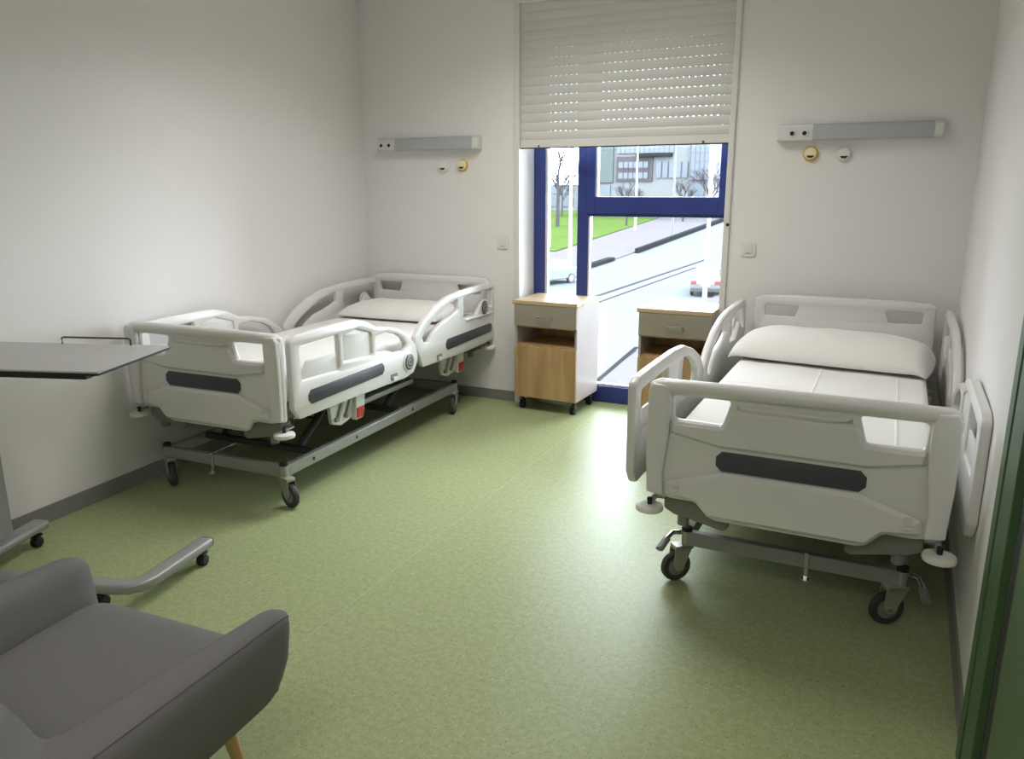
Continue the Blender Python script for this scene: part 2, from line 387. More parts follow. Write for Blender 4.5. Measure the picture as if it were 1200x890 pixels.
b.done('shutter_curtain', 'shutter', sh, smooth=False)
b = MB(); b.box(X0, X1, -.012, .012, 0, .052); bb = b.done('bottom_bar', 'trimwhite', sh, bevel=.002)
b = MB(); b.box(X0, X1, -.013, .013, -.006, -.0002); b.done('bottom_seal', 'dark', sh)
for x in (X0 + .14, X1 - .16):
    b = MB(); b.box(x - .006, x + .006, -.0145, -.0125, .002, .016); b.done('end_stop', 'dark', sh)
# shutter guide stop and strap
sp = thing('shutter_strap', 'thin pale strap with black end hanging on the trim right of the window', 'strap', (OX1 + .022, WY - .0175, 1.36))
b = MB(); b.box(-.006, .006, -.002, .0, 0, 1.45); b.done('strap', 'trimwhite', sp)
b = MB(); b.lathe([(.0, -.014), (.009, -.012), (.011, 0), (.008, .006)], (0, 0, -.006), 'Y'); b.done('strap_end', 'dark', sp)

# ------------------------------------------------------------------ hospital beds
GS = 'hospital beds'
def fill(fn0):  return fn0
def hboard(parent, name, v, out, stripe, dz=0.0, hb=.772, hx=0.0):
    """moulded end board; out = -1 faces the foot side, +1 the head side"""
    fn = lambda a, z, c: (a * 1.012, v + out * c, z + dz)
    half = [(.497, .90), (.500, .66), (.492, .478), (.40, .462), (.32, .462), (.285, .448), (.262, .41), (.235, .402)]
    R = [(.46, .918, .03)] + [(x, z, .012) for x, z in half]
    out_l = R + [(-p[0], p[1], p[2]) for p in reversed(R)]
    def hole(s):
        h = [(.205 + hx, .862, .012), (.408 + hx, .862, .018), (.400 + hx, hb, .015), (.232 + hx, hb - .002, .012)]
        h = rp(h); return [(s * x, z) for x, z in h]
    hs = [hole(1), hole(-1)]
    o = plate(name, rp(out_l, .012), hs, .034, .011, fn, 'bedplastic', parent)
    # rounded grip along the top, turning down into the posts
    b = MB(); path = []; rad = []
    for k in range(25):
        t = -1 + 2 * k / 24; path.append((t * .462, v + out * (.010 + .009 * (1 - t * t)), .893 + dz + .006 * (1 - t ** 4))); rad.append(.026 - .004 * max(0, (abs(t) - .8) / .2))
    def bend(sg): return [((sg * .478, v + out * .009, .886 + dz), .021), ((sg * .485, v + out * .010, .870 + dz), .020), ((sg * .486, v + out * .014, .80 + dz), .016), ((sg * .486, v + out * .014, .72 + dz), .010)]
    lft = bend(-1)[::-1]; rgt = bend(1)
    b.tube([p for p, r in lft] + path + [p for p, r in rgt], [r for p, r in lft] + rad + [r for p, r in rgt], 14); b.done('grip_rail', 'bedplastic', o)
    # outer posts
    for s in (-1, 1):
        plate('corner_post', rp([(s * (.412 + hx), .862), (s * (.425 + hx), .902), (s * .480, .905), (s * .495, .88), (s * .497, .66), (s * .490, .484), (s * .425, .475), (s * .432, .56), (s * (.414 + hx), .72)], .01),
              [], .030, .010, fn, 'bedplastic', o, c=.024)
    # raised lower panel, with chamfered upper edge
    plate('lower_panel', rp([(-.415, .535, .01), (-.23, .597, .02), (.23, .597, .02), (.415, .535, .01), (.425, .482, .02), (.31, .470, .02), (.262, .418, .02), (-.262, .418, .02), (-.31, .470, .02), (-.425, .482, .02)]),
          [], .030, .014, fn, 'bedplastic', o, c=.024, seg=1)
    # raised upper panel: centre field and the two sills under the grips
    plate('upper_panel', rp([(-.410, .768, .006), (-.410, .722, .01), (-.24, .690, .02), (.24, .690, .02), (.410, .722, .01), (.410, .768, .006), (.232, .768, .012), (.20, .835, .03), (-.20, .835, .03), (-.232, .768, .012)]),
          [], .026, .012, fn, 'bedplastic_in', o, c=.022, seg=1)
    for s in (-1, 1):   # ledges below the openings
        b = MB(); q = [(s * .408, v + out * .012, .770 + dz), (s * .15, v + out * .016, .765 + dz), (s * .13, v + out * .022, .735 + dz), (s * .408, v + out * .016, .722 + dz)]
        p2 = [(s * .404, v + out * .038, .757 + dz), (s * .205, v + out * .034, .757 + dz), (s * .185, v + out * .028, .748 + dz), (s * .404, v + out * .032, .744 + dz)]
        b.hexa(q + p2); b.done('ledge', 'bedplastic', o, bevel=.003)
    b = MB(); b.hexa([(-.19, v + out * .016, .856 + dz), (.19, v + out * .016, .856 + dz), (.19, v + out * .016, .830 + dz), (-.19, v + out * .016, .830 + dz),
                      (-.17, v + out * .036, .846 + dz), (.17, v + out * .036, .846 + dz), (.12, v + out * .030, .832 + dz), (-.12, v + out * .030, .832 + dz)])
    b.done('upper_ledge', 'bedplastic', o, bevel=.003)
    for s in (-1, 1):
        b = MB(); b.box(s * .385 - .012, s * .385 + .012, *sorted((v + out * .036, v + out * .0415)), .515, .548)
        b.done('screw_cover', 'bedplastic_in', o, bevel=.002)
        b = MB(); b.box(s * .385 - .015, s * .385 + .015, *sorted((v + out * .036, v + out * .048)), .503, .513)
        b.done('small_lip', 'bedplastic', o, bevel=.002)
    if stripe:
        st = plate('stripe_panel', rp([(-.245, .622), (-.225, .602), (.225, .602), (.245, .622), (.245, .655), (.225, .676), (-.225, .676), (-.245, .655)], .004),
                   [], .006, .0015, fn, 'stripe', o, c=.0195)
        tag(st, 'charcoal ribbed stripe')
    return o

def arc(c, r, a0, a1, n=8, sy=1.0):
    return [(c[0] + r * math.cos(math.radians(a0 + (a1 - a0) * k / n)), c[1] + sy * r * math.sin(math.radians(a0 + (a1 - a0) * k / n))) for k in range(n + 1)]
FOOT_OUT = [(.040, .880, .03), (.040, .53, .03), (.085, .470, .03), (.55, .467, .02), (1.08, .455, .05), (1.19, .470, .05), (1.25, .545, .06), (1.225, .64, .06), (1.14, .715, .06),
            (1.035, .775, .06), (.905, .808, .05), (.80, .822, .03), (.70, .870, .04), (.59, .898, .05), (.46, .902, .03), (.25, .902, .03), (.09, .898, .03)]
FOOT_OUT2 = FOOT_OUT[:8] + [(1.215, .70, .06), (1.12, .780, .06), (.965, .845, .06), (.79, .890, .05), (.62, .902, .04), (.45, .902, .03), (.25, .902, .03), (.09, .898, .03)]
HOLE_A2 = [(.115, .838, .02), (.115, .665, .02), (.52, .650, .02), (.52, .845, .02)]
HOLE_C2 = [(.765, .835, .03), (.755, .70, .015), (.86, .700, .03), (.98, .655, .03), (1.06, .650, .02), (1.075, .720, .05), (1.00, .775, .05), (.88, .825, .05)]
HOLE_A = [(.115, .838, .02), (.115, .665, .02), (.435, .650, .02), (.435, .845, .02)]
HOLE_B = [(.47, .825, .02), (.47, .690, .015), (.745, .668, .015), (.745, .800, .02), (.60, .845, .04)]
HOLE_C = [(.785, .772, .02), (.785, .676, .015), (.90, .664, .03), (.98, .638, .02), (1.04, .638, .02), (1.07, .628, .02), (1.115, .655, .03), (1.07, .712, .04), (1.00, .748, .04), (.90, .775, .04)]
HEAD_OUT = [(1.215, .690, .03), (1.215, .63, .03), (1.265, .555, .04), (1.30, .478, .03), (1.54, .470, .02), (1.92, .462, .02), (2.19, .465, .02), (2.38, .472, .03), (2.395, .885, .03),
            (2.34, .905, .03), (2.07, .908, .04), (1.82, .902, .05), (1.645, .885, .06), (1.48, .845, .06), (1.32, .775, .06)]
HOLE_D = [(1.30, .665, .02), (1.34, .632, .015), (1.385, .628, .02), (1.45, .680, .04), (1.55, .722, .04), (1.70, .752, .04), (1.80, .780, .015), (1.80, .855, .02), (1.61, .820, .05), (1.45, .758, .06), (1.35, .705, .03)]
HOLE_E = [(1.885, .855, .02), (1.885, .705, .02), (2.08, .695, .02), (2.13, .735, .03), (2.20, .785, .03), (2.27, .74, .03), (2.345, .720, .02), (2.345, .860, .02)]
def side_rail(parent, s, u, dv, head, plain=False):
    fn = lambda a, z, c: (s * (u + c), a + dv, z)
    if head:
        o = plate('side_rail', rp(HEAD_OUT, .02), [rp(HOLE_D), rp(HOLE_E)], .036, .011, fn, 'bedplastic', parent)
        sx0, sx1, bc = 1.61, 2.33, (2.20, .738)
        pts = [(1.885, .668), (2.345, .668)]
        b = MB(); b.tube([fn(1.90, .690, .018), fn(2.10, .684, .020), fn(2.33, .682, .018)], .009, 8); b.done('rail_lip', 'bedplastic', o)
        la = (1.515, .505)
    else:
        o = plate('side_rail', rp(FOOT_OUT2 if plain else FOOT_OUT, .02), [rp(HOLE_A2), rp(HOLE_C2)] if plain else [rp(HOLE_A), rp(HOLE_B), rp(HOLE_C)], .036, .011, fn, 'bedplastic', parent)
        plate('grip_web', rp([(.11, .660, .0), (.44, .645, .0), (.44, .745, .02), (.175, .752, .02)]), [], .010, .003, fn, 'bedplastic_in', o, c=-.002)
        if not plain: plate('recessed_panel', rp([(.465, .832), (.465, .684), (.75, .662), (.75, .803), (.60, .850)], .004), [], .012, .003, fn, 'bedplastic_in', o, c=-.002)
        sx0, sx1, bc = .155, .85, (1.125, .552)
        la = (.955, .497)
    st = plate('stripe_panel', rp([(sx0, .552), (sx0 + .022, .530), (sx1 - .022, .538), (sx1, .560), (sx1, .585), (sx1 - .022, .606), (sx0 + .022, .604), (sx0, .580)], .004),
               [], .006, .0015, fn, 'stripe', o, c=.0195)
    tag(st, 'charcoal ribbed stripe')
    # round angle badge
    b = MB(); k = .018
    b.lathe([(.062, k - .004), (.062, k + .003), (.056, k + .007), (.052, k + .007)], (0, 0, 0), 'X', 28)
    for vv in b.bm.verts: vv.co = Vector(fn(vv.co.y + bc[0], vv.co.z + bc[1], vv.co.x))
    b.done('badge_ring', 'bedplastic', o)
    b = MB(); b.lathe([(.050, k), (.050, k + .009), (.047, k + .011), (.0, k + .011)], (0, 0, 0), 'X', 28)
    for vv in b.bm.verts: vv.co = Vector(fn(vv.co.y + bc[0], vv.co.z + bc[1], vv.co.x))
    tag(b.done('angle_badge', 'badge', o), 'dark grey round badge')
    b = MB()
    for r0, r1 in ((.032, .038), (.012, .018)):
        A = [b.ring([(h, r * math.cos(t * math.pi / 14), r * math.sin(t * math.pi / 14)) for t in range(28)]) for r, h in ((r0, k + .0105), (r0, k + .013), (r1, k + .013), (r1, k + .0105))]
        for i in range(4): b.bridge(A[i], A[(i + 1) % 4])
    for vv in b.bm.verts: vv.co = Vector(fn(vv.co.y + bc[0], vv.co.z + bc[1], vv.co.x))
    b.done('badge_mark', 'badge_l', o)
    b = MB(); b.prism(rp([(la[0] - .035, la[1] - .018), (la[0] + .035, la[1] - .018), (la[0] + .035, la[1] + .018), (la[0] - .035, la[1] + .018)], .01), fn, .016, .021)
    b.done('latch_recess', 'steel_d', o)
    b = MB(); b.prism(rp([(la[0] - .018, la[1] - .02), (la[0] + .02, la[1] - .02), (la[0] + .02, la[1]), (la[0] - .018, la[1])], .005), fn, .018, .030)
    b.done('latch_button', 'bedplastic', o)
    return o
def rail_bracket(parent, s, v0, v1, u):
    """linkage that carries a side rail: cast arm, white cover, red release"""
    fn = lambda a, z, c: (s * (u + c), a, z)
    b = MB()
    b.prism(rp([(v0 - .02, .46), (v1 - .07, .46), (v1 - .07, .325), (v0 + .08, .300), (v0, .325)], .015), fn, -.035, -.012)
    o = b.done('rail_bracket', 'bedplastic_in', parent, bevel=.003)
    b = MB(); b.prism(rp([(v1 - .085, .475), (v1 + .005, .475), (v1 - .012, .345), (v1 - .03, .302), (v1 - .105, .302)], .012), fn, -.02, .012)
    c = b.done('bracket_cover', 'bedplastic', o, bevel=.004)
    b = MB(); b.prism(rp([(v1 - .088, .372), (v1 - .018, .372), (v1 - .034, .310), (v1 - .092, .310)], .006), fn, .0105, .018)
    tag(b.done('release_handle', 'red', c, bevel=.002), 'red release handle')
    for k in (0, 1):
        b = MB(); x = v0 + .03 + k * .08
        b.prism(rp([(x, .335), (x + .022, .33), (x + .085, .445), (x + .063, .455)], .01), fn, -.014, .0)
        b.done('link_arm', 'steel', o, bevel=.002)
    for vv in (.03, .12):
        b = MB(); b.lathe([(.013, 0), (.013, s * .012)], fn(v0 + vv, .345, -.012), 'X', 12); b.done('pivot_bolt', 'steel_d', o)
    return o
def caster(parent, x, y, ang, flip=1):
    """swivel caster: stem, fork, tyre; trail direction ang (radians) in bed frame"""
    d = Vector((math.cos(ang), math.sin(ang), 0)); n = Vector((-d.y, d.x, 0)) * flip; c = Vector((x, y, 0)) + d * .045
    mtx = Matrix.Rotation(math.atan2(n.y, n.x), 4, 'Z')
    b = MB(); b.lathe([(.017, .150), (.017, .158), (.021, .16), (.021, .23), (.015, .232)], (x, y, 0)); o = b.done('caster', 'fork', parent)
    b = MB(); b.lathe([(.022, .2165), (.022, .2325), (.012, .238), (0, .238)], (x, y, 0)); b.done('stem_cap', 'dark', o)
    # fork: two cheeks and a crown
    b = MB()
    for sgn in (-1, 1):
        pr = []
        for px, pz in rp([(-.062, .150), (-.02, .158), (.018, .150), (.022, .075), (.0, .046), (-.022, .056)], .014):
            pr.append((px, pz))
        f = lambda a, z, t: tuple(c + d * a + n * (sgn * .0225 + t) + Vector((0, 0, z)))
        b.prism(pr, f, -.002, .002)
    f = lambda a, z, t: tuple(c + d * a + n * t + Vector((0, 0, z)))
    b.prism(rp([(-.066, .142), (-.066, .160), (.016, .160), (.016, .142)], .004), f, -.0245, .0245)
    b.done('caster_fork', 'fork', o, bevel=.0015)
    def wheel(prof, name, matn):
        b = MB(); b.lathe(prof, (0, 0, 0), 'X', 28)
        for v in b.bm.verts: v.co = c + Vector((0, 0, .065)) + mtx @ v.co
        return b.done(name, matn, o)
    wheel([(.044, -.013), (.060, -.014), (.065, -.006), (.065, .006), (.060, .014), (.044, .013)], 'caster_tyre', 'tyre')
    wheel([(.010, -.018), (.014, -.016), (.043, -.0125), (.043, .0125), (.014, .016), (.010, .018)], 'wheel_hub', 'steel_d')
    wheel([(.006, -.029), (.008, -.028), (.008, .028), (.006, .029)], 'axle', 'chrome')
    return o

def make_bed(label, x, y, rot, ch, ru, rdv, trails, pedals=True, pin=0.0, L=2.33):
    bed = thing('hospital_bed', label, 'hospital bed', (x, y, 0), math.radians(rot), GS)
    hboard(bed, 'footboard', 0, -1, True); hboard(bed, 'headboard', L, 1, False, .016, .795, .030)
    for s in (-1, 1):
        side_rail(bed, s, ru[s], rdv, False, pedals and s < 0); side_rail(bed, s, ru[s], rdv, True)
        rail_bracket(bed, s, .46 + rdv, .75 + rdv, ru[s] - .065); rail_bracket(bed, s, 1.72 + rdv, 2.01 + rdv, ru[s] - .065)
    # mattress platform: four perforated sections
    for v0, v1 in ((.06, .55), (.56, 1.0), (1.01, 1.25), (1.26, 2.28)):
        b = MB(); b.box(-.43, .43, v0, v1, .535, .553)
        b.box(-.43, -.40, v0, v1, .50, .535).box(.40, .43, v0, v1, .50, .535)
        b.done('platform_section', 'steel', bed, bevel=.003)
    # upper frame
    b = MB()
    for s in (-1, 1): b.box(s * .37 - .015, s * .37 + .015, .03, 2.29, .44, .50)
    for v in (.10, .75, 1.5, 2.22): b.box(-.385, .385, v - .02, v + .02, .45, .499)
    b.done('upper_frame', 'steel_d', bed, bevel=.003)
    for s in (-1, 1):
        b = MB(); b.box(s * .36 - .012, s * .36 + .012, ch + .45, ch + 1.35, .335, .365)
        b.done('lift_guide', 'steel', bed, bevel=.003)
    # corner housings and bumper arms
    for s in (-1, 1):
        for v, e in ((.055, 1), (L - .055, -1)):
            fn = lambda a, z, c: (s * a, v + e * c, z)
            b = MB(); b.prism(rp([(.20, .46), (.44, .46), (.44, .405), (.40, .385), (.34, .375), (.22, .350), (.20, .36)], .015), fn, -.03, .05)
            b.done('corner_housing', 'steel_d', bed, bevel=.004)
            b = MB(); b.tube([(s * .37, v, .43), (s * .37, v, .34)], .022, 14); b.done('lifting_pole_socket', 'steel_d', bed)
            b = MB(); b.box(*sorted((s * .38, s * .492)), v - .012, v + .012, .432, .440)
            a = b.done('bumper_arm', 'steel', bed, bevel=.002)
            bx, by = s * .487, v - e * .062
            b = MB(); b.box(*sorted((s * .472, s * .494)), *sorted((v, by)), .432, .440); b.done('bumper_bracket', 'steel', a, bevel=.002)
            b = MB(); b.lathe([(.044, .400), (.051, .403), (.053, .412), (.050, .421), (.040, .424), (.012, .425)], (bx, by, 0), n=28)
            r = b.done('roller_bumper', 'bumper', bed)
            b = MB(); b.lathe([(.009, .4251), (.009, .442), (.011, .4425), (.010, .450), (.0, .452)], (bx, by, 0)); b.done('bumper_bolt', 'dark', r)
    # chassis
    c0, c1 = ch, ch + 1.87
    b = MB()
    for s in (-1, 1): b.box(s * .40 - .018, s * .40 + .018, c0, c1, .155, .215)
    b.box(-.418, .418, c0 - .018, c0 + .018, .157, .217).box(-.418, .418, c1 - .018, c1 + .018, .157, .217)
    ch_o = b.done('chassis', 'steel', bed, bevel=.004)
    b = MB()
    for s in (-1, 1):
        for v in (c0 + .22, c0 + .62, c0 + 1.25): b.lathe([(.009, -.002), (.009, .002)], (s * .4185, v, .185), 'X', 12)
    b.done('chassis_bolt', 'dark', ch_o)
    for (sx, cy), (ang, flip) in zip(((-1, c0), (1, c0), (-1, c1), (1, c1)), trails):
        caster(bed, sx * .40, cy, math.radians(ang), flip)
    # lifting arms, torsion tubes and motors
    for v0, v1 in ((c0 + .28, c0 + .62), (c0 + 1.15, c0 + 1.49)):
        b = MB()
        for s in (-1, 1): b.tube([(s * .27, v0, .20), (s * .27, v1, .44)], .022, 10)
        b.tube([(-.385, v0, .20), (.385, v0, .20)], .022, 12).tube([(-.30, v1, .44), (.30, v1, .44)], .02, 12)
        b.done('lift_arm', 'under', bed)
        b = MB(); b.box(-.07, .07, v0 + .04, v0 + .22, .24, .345).tube([(0, v0 + .2, .30), (0, v0 + .5, .38)], .022, 12)
        b.done('lift_motor', 'under', bed, bevel=.008)
    b = MB(); b.box(-.20, .12, .16, .34, .38, .445); b.done('control_box', 'steel_d', bed, bevel=.01)
    # brake pedals beside the foot casters, small drain hook under the cross bar
    for s in ((-1, 1) if pedals else ()):
        b = MB(); b.tube([(s * .40, ch + .02, .20), (s * .455, ch - .02, .205), (s * .475, ch - .07, .185)], .010, 10)
        o = b.done('brake_pedal', 'chrome', bed)
        b = MB(); b.tube([(s * .470, ch - .055, .188), (s * .48, ch - .125, .170)], .017, 12, rz=.010); b.done('pedal_pad', 'steel_d', o)
    b = MB(); b.box(pin - .008, pin + .008, ch - .028, ch - .0185, .120, .225).box(pin - .014, pin + .014, ch - .045, ch - .0185, .112, .122)
    b.done('locking_pin', 'chrome', bed, bevel=.002)
    # coiled mains cable hung under the frame
    b = MB(); b.tube([(.1 + .12 * math.cos(t / 3), .62 + t * .004, .33 + .06 * math.sin(t / 3)) for t in range(60)], .006, 6)
    b.done('power_cable', 'dark', bed)
    return bed
bedL = make_bed('white hospital bed against the left wall with its rails raised', -3.07, 2.815, 1.75, .07, {-1: .502, 1: .502}, 0, ((-30, 1), (-18, 1), (-90, 1), (-75, 1)), False, -.06)
bedR = make_bed('white hospital bed against the right wall beside the green door', -.228, 2.722, -.6, .27, {-1: .580, 1: .568}, -.02, ((222, 1), (208, 1), (90, 1), (90, 1)), True, .07)

def mattress(bed, label, hw, seams):
    o = thing('mattress', label, 'mattress', bed.location, bed.rotation_euler.z, 'mattresses')
    o.location.z = .554
    b = MB(); NX, NY = 34, 76; T = .128; e = .035
    v0, v1 = .055, 2.275
    def top(u, v):
        du = max(0, abs(u) - (hw - e)) / e; dv = max(0, max(v0 + e - v, v - (v1 - e))) / e
        d = min(1, math.hypot(du, dv)); h = T - e * (1 - math.sqrt(1 - d * d))
        for su in seams: h += .0035 * math.exp(-((u - su) / .0045) ** 2)
        for sv in (1.02,): h += .0022 * math.exp(-((v - sv) / .005) ** 2)
        h += .0016 * math.sin(u * 17 + v * 3) * math.sin(v * 5.3 + u)
        return h
    us = sorted(set([-hw + 2 * hw * i / NX for i in range(NX + 1)] + [s + d for s in seams for d in (-.009, -.0045, 0, .0045, .009)] +
                    [sg * (hw - e + e * f) for sg in (-1, 1) for f in (.3, .6, .8, .93)]))
    vs = sorted(set([v0 + (v1 - v0) * i / NY for i in range(NY + 1)] + [1.02 + d for d in (-.01, -.005, 0, .005, .01)] +
                    [v0 + e * f for f in (.07, .2, .5)] + [v1 - e * f for f in (.07, .2, .5)]))
    G = [[b.bm.verts.new((u, v, top(u, v))) for u in us] for v in vs]
    for j in range(len(vs) - 1):
        for i in range(len(us) - 1): b.bm.faces.new((G[j][i], G[j][i + 1], G[j + 1][i + 1], G[j + 1][i]))
    rim = G[0][:] + [G[j][-1] for j in range(1, len(vs))] + G[-1][-2::-1] + [G[j][0] for j in range(len(vs) - 2, 0, -1)]
    low = [b.bm.verts.new((v.co.x, v.co.y, 0)) for v in rim]; b.bridge(rim, low); b.bm.faces.new(low)
    me = b.done('fitted_sheet', 'sheet', o)
    return o
def pillow(bed, label, u0, v, hx, hy, hz, rz, droop, z0):
    o = thing('pillow', label, 'pillow', (0, 0, 0), 0, 'pillows')
    c, s = math.cos(bed.rotation_euler.z), math.sin(bed.rotation_euler.z)
    o.location = (bed.location.x + c * u0 - s * v, bed.location.y + s * u0 + c * v, z0)
    o.rotation_euler.z = bed.rotation_euler.z + rz
    b = MB(); NX, NY = 48, 26; top, bot = [], []
    for j in range(NY + 1):
        rt_, rb_ = [], []
        for i in range(NX + 1):
            a = -1 + 2 * i / NX; c2 = -1 + 2 * j / NY
            ax = math.sin(a * math.pi / 2); cy = math.sin(c2 * math.pi / 2)
            f = (max(0, 1 - abs(ax) ** 5.0) ** .55) * (max(0, 1 - abs(cy) ** 2.6) ** .55)
            pinch = 1 - .05 * (1 - abs(ax)) ** 1 * abs(cy) ** 4 * 0
            x = ax * hx * (1 - .035 * (1 - abs(cy) ** 2) * 0 - .03 * abs(cy) ** 3); y = cy * hy * (1 - .05 * abs(ax) ** 4)
            wr = .004 * math.sin(9 * ax + 3 * cy) * math.sin(6 * cy + 2 * ax) * f
            base = .02; wr += .004 * math.exp(-((ax + .06) / .02) ** 2) * f
            dz = -droop * max(0, (abs(ax) - .86) / .14) ** 2 if (ax > 0 or droop < 0.03) else 0
            rt_.append(b.bm.verts.new((x, y, base + hz * f + wr + dz + .0006)))
            rb_.append(b.bm.verts.new((x, y, max(base - .02 * f ** .5, 0.0015) + dz)) if 0 < i < NX and 0 < j < NY else rt_[-1])
        top.append(rt_); bot.append(rb_)
    for j in range(NY):
        for i in range(NX):
            b.bm.faces.new((top[j][i], top[j][i + 1], top[j + 1][i + 1], top[j + 1][i]))
            q = (bot[j][i], bot[j + 1][i], bot[j + 1][i + 1], bot[j][i + 1])
            if len(set(q)) == 4:
                try: b.bm.faces.new(q)
                except ValueError: pass
    b.done('pillowcase', 'pillow', o)
    return o
mattress(bedL, 'white sheeted mattress on the bed by the left wall', .440, (0.02,))
mattress(bedR, 'white sheeted mattress with a centre crease on the bed by the right wall', .458, (-.02, .33))
pillow(bedL, 'flat white pillow on the bed by the left wall', .0, 1.93, .42, .26, .085, .0, .0, .688)
pillow(bedR, 'wide plump white pillow on the bed by the right wall', -.002, 1.745, .497, .28, .125, -.105, .02, .690)

# ------------------------------------------------------------------ bedside cabinets
def bedside(label, x, y, rz):
    W, Dp = .485, .40
    o = thing('bedside_cabinet', label, 'bedside cabinet', (x, y, 0), rz, 'bedside cabinets')
    w2 = W / 2
    b = MB(); b.box(-w2 - .014, w2 + .004, -.018, Dp, .782, .811); b.done('cabinet_top', 'oak_h', o, bevel=.004)
    b = MB(); b.box(-w2, -w2 + .016, 0, Dp, .10, .7815); b.done('side_panel', 'nswhite', o, bevel=.001)
    b = MB(); b.box(w2 - .016, w2, 0, Dp, .10, .7815); b.done('side_panel', 'nswhite', o, bevel=.001)
    b = MB(); b.box(-w2 + .0165, w2 - .0165, Dp - .012, Dp - .002, .101, .781); b.done('back_panel', 'oak', o)
    b = MB(); b.box(-w2 + .0165, w2 - .0165, .004, Dp - .0125, .10, .116); b.done('bottom_panel', 'oak', o)
    b = MB(); b.box(-w2 + .0165, w2 - .0165, .006, Dp - .0125, .478, .492); b.done('shelf', 'oak', o)
    b = MB(); b.box(-w2 + .0165, w2 - .0165, .006, Dp - .0125, .616, .626); b.done('shelf', 'oak', o)
    b = MB(); b.box(-w2 + .001, w2 - .001, -.016, -.0005, .628, .780).box(-w2 + .03, w2 - .03, 0, Dp - .05, .64, .74)
    d = b.done('drawer', 'nsgrey', o, bevel=.002)
    b = MB(); b.tube([(-.055, -.0165, .70), (-.055, -.034, .702), (-.045, -.040, .703), (.045, -.040, .703), (.055, -.034, .702), (.055, -.0165, .70)], .0055, 8)
    b.done('drawer_handle', 'chrome', d)
    b = MB(); b.box(-w2 + .001, w2 - .001, -.016, -.0005, .103, .482); d = b.done('cabinet_door', 'oak', o, bevel=.002)
    b = MB(); b.box(-w2 + .014, -w2 + .028, -.019, -.0165, .30, .42); b.done('door_pull', 'oak_h', d)
    for sx in (-1, 1):
        for yy in (.05, Dp - .05):
            b = MB(); cx = sx * (w2 - .04)
            b.lathe([(.008, .06), (.008, .0995)], (cx, yy, 0), n=10).box(cx - .02, cx + .02, yy - .02, yy + .02, .0945, .0998)
            b.box(cx - .017, cx + .017, yy - .022, yy + .014, .052, .066)
            k = b.done('caster', 'dark', o, bevel=.002)
            b = MB(); b.lathe([(.018, -.019), (.025, -.017), (.027, -.010), (.027, -.003), (.022, -.001), (.022, .001), (.027, .003), (.027, .010), (.025, .017), (.018, .019)], (cx, yy - .008, .027), 'X', 18)
            b.done('caster_wheel', 'dark', k)
    return o
bedside('bedside cabinet with oak door left of the window, beside the left bed', -2.122, 5.02, -.045)
bedside('bedside cabinet in front of the window, partly hidden by the right bed', -1.200, 5.02, .0)

# ------------------------------------------------------------------ wall fittings
def bedlight(label, x0, x1, z0, z1, part):
    o = thing('bed_head_light', label, 'wall light', (x0, WY, z0), 0, 'lights over the beds')
    Wd, h = x1 - x0, z1 - z0
    fnp = lambda a, b_, c: (c, a, b_)
    b = MB(); b.prism([(-.002, .0), (-.062, .004), (-.070, .012), (-.058, h - .012), (-.045, h), (-.002, h)], fnp, 0, Wd)
    b.done('lamp_housing', 'lampbody', o, bevel=.003)
    b = MB(); b.prism([(-.060, .002), (-.073, .011), (-.062, h - .014), (-.050, h - .004)], fnp, part, Wd - .05)
    tag(b.done('lamp_diffuser', 'diffuser', o, bevel=.002), 'grey unlit diffuser')
    for k, xx in enumerate((part - .115, part - .045)):
        b = MB(); b.lathe([(.020, .0), (.020, -.074), (.016, -.075), (.0, -.071)], (xx, 0, h * .45), 'Y', 20); s = b.done('socket', 'socket', o)
        b = MB()
        for dx in (-.007, .007): b.lathe([(.0032, -.0712), (.0032, -.077)], (xx + dx, 0, h * .45), 'Y', 8)
        b.lathe([(.013, -.0755), (.013, -.0762)], (xx, 0, h * .45), 'Y', 16)
        b.done('socket_hole', 'dark', s)
    b = MB(); b.box(Wd - .046, Wd - .006, -.068, -.0595, .010, h - .02); b.done('lamp_end_cap', 'trimwhite', o, bevel=.003)
    return o
bedlight('long grey wall light with sockets over the left bed', -3.575, -2.708, 1.855, 1.955, .16)
bedlight('long grey wall light with sockets over the right bed', -.662, .228, 1.853, 1.956, .20)
def outlet(name, label, x, z, ring, hood, cat='gas outlet'):
    o = thing(name, label, cat, (x, WY, z), 0, None)
    b = MB(); b.lathe([(.044, -.0005), (.044, -.010), (.039, -.016), (.030, -.016)], (0, 0, 0), 'Y', 28); b.done('outlet_ring', ring, o)
    b = MB(); b.lathe([(.036, -.0005), (.036, -.022), (.031, -.027), (.0, -.027)], (0, 0, .003), 'Y', 28); b.done('outlet_cap', hood, o)
    b = MB(); b.prism(rp([(-.024, -.010), (.024, -.010), (.012, -.023), (-.012, -.023)], .004), lambda a, z_, c: (a, c, z_), -.0285, -.018); b.done('outlet_slot', 'dark', o)
    return o
outlet('wall_gas_outlet', 'round white wall outlet left of the yellow one, above the left bed', -3.027, 1.742, 'trimwhite', 'socket')
outlet('wall_gas_outlet', 'round yellow ringed wall outlet under the light over the left bed', -2.868, 1.748, 'yellow', 'cream')
outlet('wall_gas_outlet', 'round yellow ringed wall outlet under the light over the right bed', -.468, 1.782, 'yellow', 'cream')
outlet('wall_gas_outlet', 'round white wall outlet right of the yellow one, above the right bed', -.280, 1.776, 'trimwhite', 'socket')
